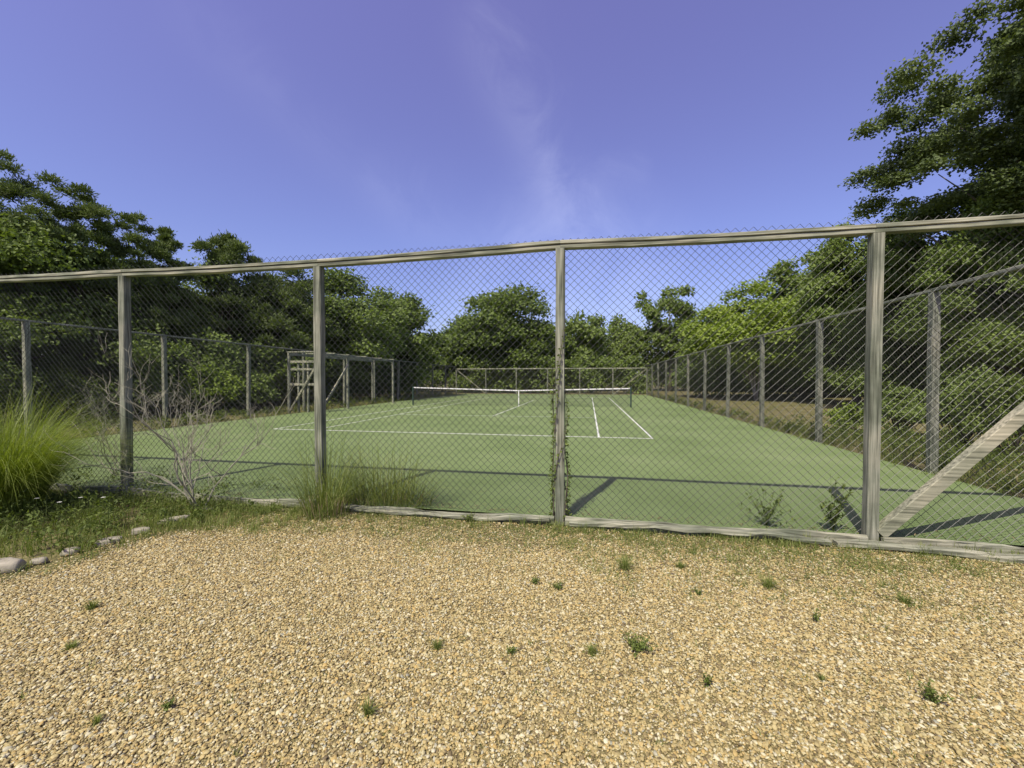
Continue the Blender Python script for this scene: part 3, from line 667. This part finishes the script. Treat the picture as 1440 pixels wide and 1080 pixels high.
# grass and ground cover stuff
def scatter_grass():
    r = np.random.default_rng(8); Ps = []; Hs = []
    def reg(x0, x1, y0, y1, n, h, sig=.035, per=14, yp=1):
        k = max(1, n//per); cx = r.uniform(x0, x1, k); cy = y0+(y1-y0)*r.random(k)**yp; ci = r.integers(0, k, n)
        sg = sig*r.uniform(.3, 2.0, k)[ci]
        x = cx[ci]+r.normal(0, 1, n)*sg; y = cy[ci]+r.normal(0, 1, n)*sg
        Ps.append(np.stack([x, y, 0*x-.05], -1)); Hs.append(h*r.uniform(.4, 1.3, n)*r.uniform(.5, 1.5, k)[ci])
    reg(-13.5, 5.4, 4.2, 4.42, 13000, .10, .035, 18)
    reg(-3.5, 5.4, 3.8, 4.35, 13000, .06, .05, 20)
    reg(-3.5, 5.0, 3.0, 4.2, 11000, .05, .06, 22, .6)
    reg(-.2, 2.6, 3.2, 4.2, 7000, .055, .07, 30, .7)
    reg(-4.5, 4.8, 1.3, 3.6, 3800, .045, .014, 8)
    reg(-9, -4.3, 2.5, 4.45, 12000, .15, .06, 24)
    reg(-4.9, -3.2, 3.6, 4.45, 5000, .10, .05, 20)
    reg(-13.8, -12.95, 5, 41, 9000, .22)
    reg(5.45, 7.0, 4.6, 16, 7000, .22)
    reg(5.45, 7.5, 16, 41, 4500, .2)
    reg(5.3, 5.55, 4.7, 30, 1500, .15)
    reg(7, 18, 12, 36, 8000, .14, .12)
    reg(-18, -14, 5, 42, 8000, .3)
    P = np.concatenate(Ps); H_ = np.concatenate(Hs); n = len(P)
    V, F = blades(P, r.uniform(0, 6.28, n), H_, r.uniform(.1, .9, n), np.clip(.003+H_*.01, .003, .012), 3)
    mb = MB(); mb.add(V, F, np.repeat(np.clip(r.normal(.5, .28, n), 0, 1), 3))
    tag(mb.build('grass', grass_m), 'loose grass growing along the fence feet and the court edges', 'grass', kind='stuff')
    mb = MB()
    def cover(x0, x1, y0, y1, k, hmax, m, ls0, fn=None):
        for _ in range(k):
            x = r.uniform(x0, x1); y = r.uniform(y0, y1)
            if fn and not fn(x, y): continue
            hh = hmax*r.uniform(.2, 1); sg = r.uniform(.02, .11)*min(1, hmax*6+.2); mm = int(m*r.uniform(.4, 1.3))+3; P = np.stack([x+r.normal(0, sg, mm), y+r.normal(0, sg, mm), r.uniform(0, hh, mm)-.04], -1)
            ls = ls0*r.uniform(.5, 1.0)*r.uniform(.6, 1.7, mm); V, F = leaf_quads(P, rdir(r, mm)+np.array([0, 0, .5]), norm(rdir(r, mm)*.9+np.array([0, 0, 1])), ls, ls*r.uniform(.2, .6)); mb.add(V, F, np.clip(r.random(mm)*.5+r.random()*.5, 0, 1))
    cover(-9, -4.5, 2.9, 4.42, 230, .38, 50, .042)
    cover(-5, -3.6, 3.8, 4.45, 60, .22, 36, .034)
    cover(-3.2, 5.2, 3.8, 4.4, 220, .07, 24, .019)
    cover(-.5, 3.4, 3.1, 4.2, 130, .04, 20, .015)
    cover(-4.2, 4.6, 1.3, 3.6, 220, .035, 10, .012)
    cover(-13.9, -4, 4.7, 5.2, 120, .3, 40, .045)
    cover(5.7, 8, 4.8, 14, 330, .6, 60, .07)
    cover(5.7, 6.5, 14, 40, 70, .4, 40, .10)
    cover(-14.8, -13.2, 6, 40, 260, .45, 40, .1)
    tag(mb.build('ground_cover', weed_m), 'low leafy ground cover on the bank and beside the court', 'ground cover', kind='stuff')
    m = 5600; x = r.uniform(-9, 5.4, m); y = 4.36-np.abs(r.normal(0, .5, m)); y[:900] = 4.68+np.abs(r.normal(0, .12, 900)); y[900:1200] = r.uniform(4.7, 9, 300); z = np.where(y > 4.5, .006, -.02)
    V, F = leaf_quads(np.stack([x, y, z], -1), norm(np.stack([r.normal(size=m), r.normal(size=m), .2*r.random(m)], -1)), np.tile([0, 0, 1.], (m, 1)), r.uniform(.015, .05, m), r.uniform(.004, .014, m))
    mb = MB(); mb.add(V, F, r.random(m)); tag(mb.build('leaf_litter', litter_m), 'scattered dry leaves and twigs along the fence foot', 'leaf litter', kind='stuff')
scatter_grass()

# flowers on the bank
for i, (px, yy, hh) in enumerate([(78, 735, .30), (140, 722, .32), (46, 722, .28), (108, 742, .26)]):
    x, y = at(px, 4.15+.1*i); r = np.random.default_rng(60+i)
    root = empty('wildflower', (x, y, -.05), ['white wildflower second from the left on the weedy bank', 'white wildflower furthest right on the weedy bank', 'white wildflower furthest left on the weedy bank', 'white wildflower third from the left on the weedy bank'][i], 'flower')
    mb = MB(); tube(mb, [(0, 0, 0), (.01, 0, hh*.6), (.015, .01, hh+.05)], [.003, .002, .0015], 5)
    m = 8; P = np.stack([r.normal(0, .01, m), r.normal(0, .01, m), r.uniform(.02, hh*.7, m)], -1); V, F = leaf_quads(P, rdir(r, m), rdir(r, m), .05, .012); mb.add(V, F, r.random(m)); mb.build('stem', weed_m, root)
    mb = MB(); a = np.linspace(0, 6.28, 14, endpoint=False); P = np.tile([.015, .01, hh+.05], (14, 1)); V, F = leaf_quads(P, np.stack([np.cos(a), np.sin(a), .15+0*a], -1), np.tile([0, 0, 1.], (14, 1)), .02, .012); mb.add(V, F); mb.build('petals', flower_m, root)

# rocks
def rock(label, px, yy, sx, sy, sz, seed, rz=0):
    import bmesh
    bm = bmesh.new(); bmesh.ops.create_icosphere(bm, subdivisions=3, radius=1); r = np.random.default_rng(seed); ph = r.uniform(0, 6, 6)
    for v in bm.verts:
        c_ = v.co; k = 1+.14*math.sin(c_.x*3+ph[0])*math.sin(c_.y*2.5+ph[1])+.10*math.sin(c_.z*4+ph[2]+c_.x*2)+.04*math.sin(c_.y*9+ph[3])*math.sin(c_.x*8)
        c_ = c_*k; v.co = (max(-.8, min(.8, c_.x))*sx, max(-.85, min(.85, c_.y))*sy, max(-.6, min(.7, c_.z))*sz)
    me = bpy.data.meshes.new('rock'); bm.to_mesh(me); bm.free(); me.materials.append(rock_m)
    for p in me.polygons: p.use_smooth = True
    o = bpy.data.objects.new('rock', me); C.objects.link(o); x, y = gnd(px, yy, -.03); o.location = (x, y, -.04+sz*.3); o.rotation_euler.z = rz; tag(o, label, 'rock')
rock('largest pale border stone, cut by the left picture edge', 5, 800, .13, .08, .08, 1, .5)
rock('small stone half buried in the soil next to the largest border stone', 52, 790, .06, .04, .035, 6, .6)
rock('third border stone from the left, small and rounded', 96, 777, .08, .045, .04, 2, .7)
rock('flat pale border stone at the middle of the row', 150, 763, .12, .05, .045, 3, .8)
rock('rounded border stone between the flat stone and the long stone', 196, 748, .09, .045, .045, 4, .8)
rock('long flat border stone near the right end of the row', 243, 733, .18, .05, .05, 5, .85)
rock('last small border stone at the right end of the row by the fence', 290, 718, .09, .04, .035, 8, .6)

# ------------------------------------------------------------ light, sky, camera
S = Vector((-.72, -2.1, 3.06)).normalized()
sun = bpy.data.lights.new('sun', 'SUN'); sun.energy = 5.0; sun.angle = math.radians(.5); sun.color = (1, .945, .75)
so = bpy.data.objects.new('sun', sun); C.objects.link(so); so.rotation_euler = S.to_track_quat('Z', 'Y').to_euler(); so.location = (-5, -10, 20)
w = bpy.data.worlds.new('World'); bpy.context.scene.world = w; w.use_nodes = True; nt = w.node_tree; nt.nodes.clear()
out = N(nt, 'ShaderNodeOutputWorld'); bg = N(nt, 'ShaderNodeBackground'); bg.inputs[1].default_value = .142
sky = N(nt, 'ShaderNodeTexSky', sky_type='NISHITA'); sky.sun_disc = False; sky.sun_elevation = math.asin(S.z); sky.sun_rotation = math.atan2(S.x, S.y)
tc = N(nt, 'ShaderNodeTexCoord')
sx_ = N(nt, 'ShaderNodeSeparateXYZ'); nt.links.new(tc.outputs['Generated'], sx_.inputs[0])
def vec3(v): return tuple(x/2.6 for x in v)
hr = ramp(nt, [(0, vec3((.82, .80, 1.06))), (.3, vec3((1.03, .87, 1.25))), (.7, vec3((1.46, .96, 1.42))), (1, vec3((1.5, .96, 1.4)))]); nt.links.new(sx_.outputs[2], hr.inputs[0])
tint = N(nt, 'ShaderNodeVectorMath', operation='MULTIPLY'); nt.links.new(sky.outputs[0], tint.inputs[0]); nt.links.new(hr.outputs[0], tint.inputs[1])
tint2 = N(nt, 'ShaderNodeVectorMath', operation='SCALE'); tint2.inputs['Scale'].default_value = 2.6; nt.links.new(tint.outputs[0], tint2.inputs[0])
fv = np.array([-SY, CY, 0]); rv = np.array([CY, SY, 0])
def dirp(px, y): d = fv+(px-720)/578*rv+np.array([0, 0, (533-y)/578]); return d/np.linalg.norm(d)
nz_ = N(nt, 'ShaderNodeTexNoise'); nz_.inputs['Scale'].default_value = 6; nz_.inputs['Detail'].default_value = 9; nz_.inputs['Roughness'].default_value = .65; nz_.inputs['Distortion'].default_value = .8
nt.links.new(tc.outputs['Generated'], nz_.inputs[0])
nr = ramp(nt, [(.38, (0, 0, 0)), (.78, (1, 1, 1))]); nt.links.new(nz_.outputs[0], nr.inputs[0])
acc = None
def mth(op, a_, b_=None):
    m = N(nt, 'ShaderNodeMath', operation=op)
    for i, v in enumerate((a_, b_)):
        if v is None: continue
        if isinstance(v, (int, float)): m.inputs[i].default_value = v
        else: nt.links.new(v, m.inputs[i])
    return m.outputs[0]
for (pa, pb, wd, amp) in [((665, 30), (805, 330), .055, .34), ((520, 230), (640, 330), .08, .10), ((260, 30), (600, 330), .05, .12), ((840, 240), (910, 246), .03, .14)]:
    d1, d2 = dirp(*pa), dirp(*pb); n_ = np.cross(d1, d2); n_ /= np.linalg.norm(n_); mid = (d1+d2); mid /= np.linalg.norm(mid)
    hl = math.acos(np.clip(np.dot(d1, mid), -1, 1))
    dp = N(nt, 'ShaderNodeVectorMath', operation='DOT_PRODUCT'); nt.links.new(tc.outputs['Generated'], dp.inputs[0]); dp.inputs[1].default_value = tuple(n_)
    dist = mth('ADD', dp.outputs['Value'], mth('MULTIPLY', mth('SUBTRACT', nz_.outputs[0], .5), .13))
    g_ = mth('POWER', 2.718, mth('MULTIPLY', mth('POWER', mth('DIVIDE', dist, wd), 2.0), -1.0))
    dm = N(nt, 'ShaderNodeVectorMath', operation='DOT_PRODUCT'); nt.links.new(tc.outputs['Generated'], dm.inputs[0]); dm.inputs[1].default_value = tuple(mid)
    mr = N(nt, 'ShaderNodeMapRange'); mr.interpolation_type = 'SMOOTHSTEP'; nt.links.new(dm.outputs['Value'], mr.inputs[0])
    mr.inputs[1].default_value = math.cos(hl*1.35); mr.inputs[2].default_value = math.cos(hl*.6)
    v = mth('MULTIPLY', mth('MULTIPLY', g_, mr.outputs[0]), amp)
    acc = v if acc is None else mth('ADD', acc, v)
dm = N(nt, 'ShaderNodeVectorMath', operation='DOT_PRODUCT'); nt.links.new(tc.outputs['Generated'], dm.inputs[0]); dm.inputs[1].default_value = tuple(dirp(800, 430))
mr = N(nt, 'ShaderNodeMapRange'); mr.interpolation_type = 'SMOOTHSTEP'; nt.links.new(dm.outputs['Value'], mr.inputs[0]); mr.inputs[1].default_value = .94; mr.inputs[2].default_value = 1.0
acc = mth('ADD', acc, mth('MULTIPLY', mr.outputs[0], .45))
cf = mth('MULTIPLY', acc, mth('ADD', nr.outputs[0], .25))
cl = N(nt, 'ShaderNodeMixRGB', blend_type='ADD'); cl.inputs[2].default_value = (1.7, 1.7, 1.6, 1); nt.links.new(tint2.outputs[0], cl.inputs[1]); nt.links.new(cf, cl.inputs[0])
nt.links.new(cl.outputs[0], bg.inputs[0]); nt.links.new(bg.outputs[0], out.inputs[0])

cam = bpy.data.cameras.new('camera'); co = bpy.data.objects.new('camera', cam); C.objects.link(co)
cam.sensor_width = 36; cam.lens = 36*578/1440; cam.clip_start = .05; cam.clip_end = 1500
co.location = (0, 0, CAMH); co.rotation_euler = (math.radians(90)-math.atan(7/578), 0, YAW)
bpy.context.scene.camera = co
sc = bpy.context.scene; sc.view_settings.view_transform = 'Standard'; sc.view_settings.look = 'None'; sc.view_settings.exposure = 0
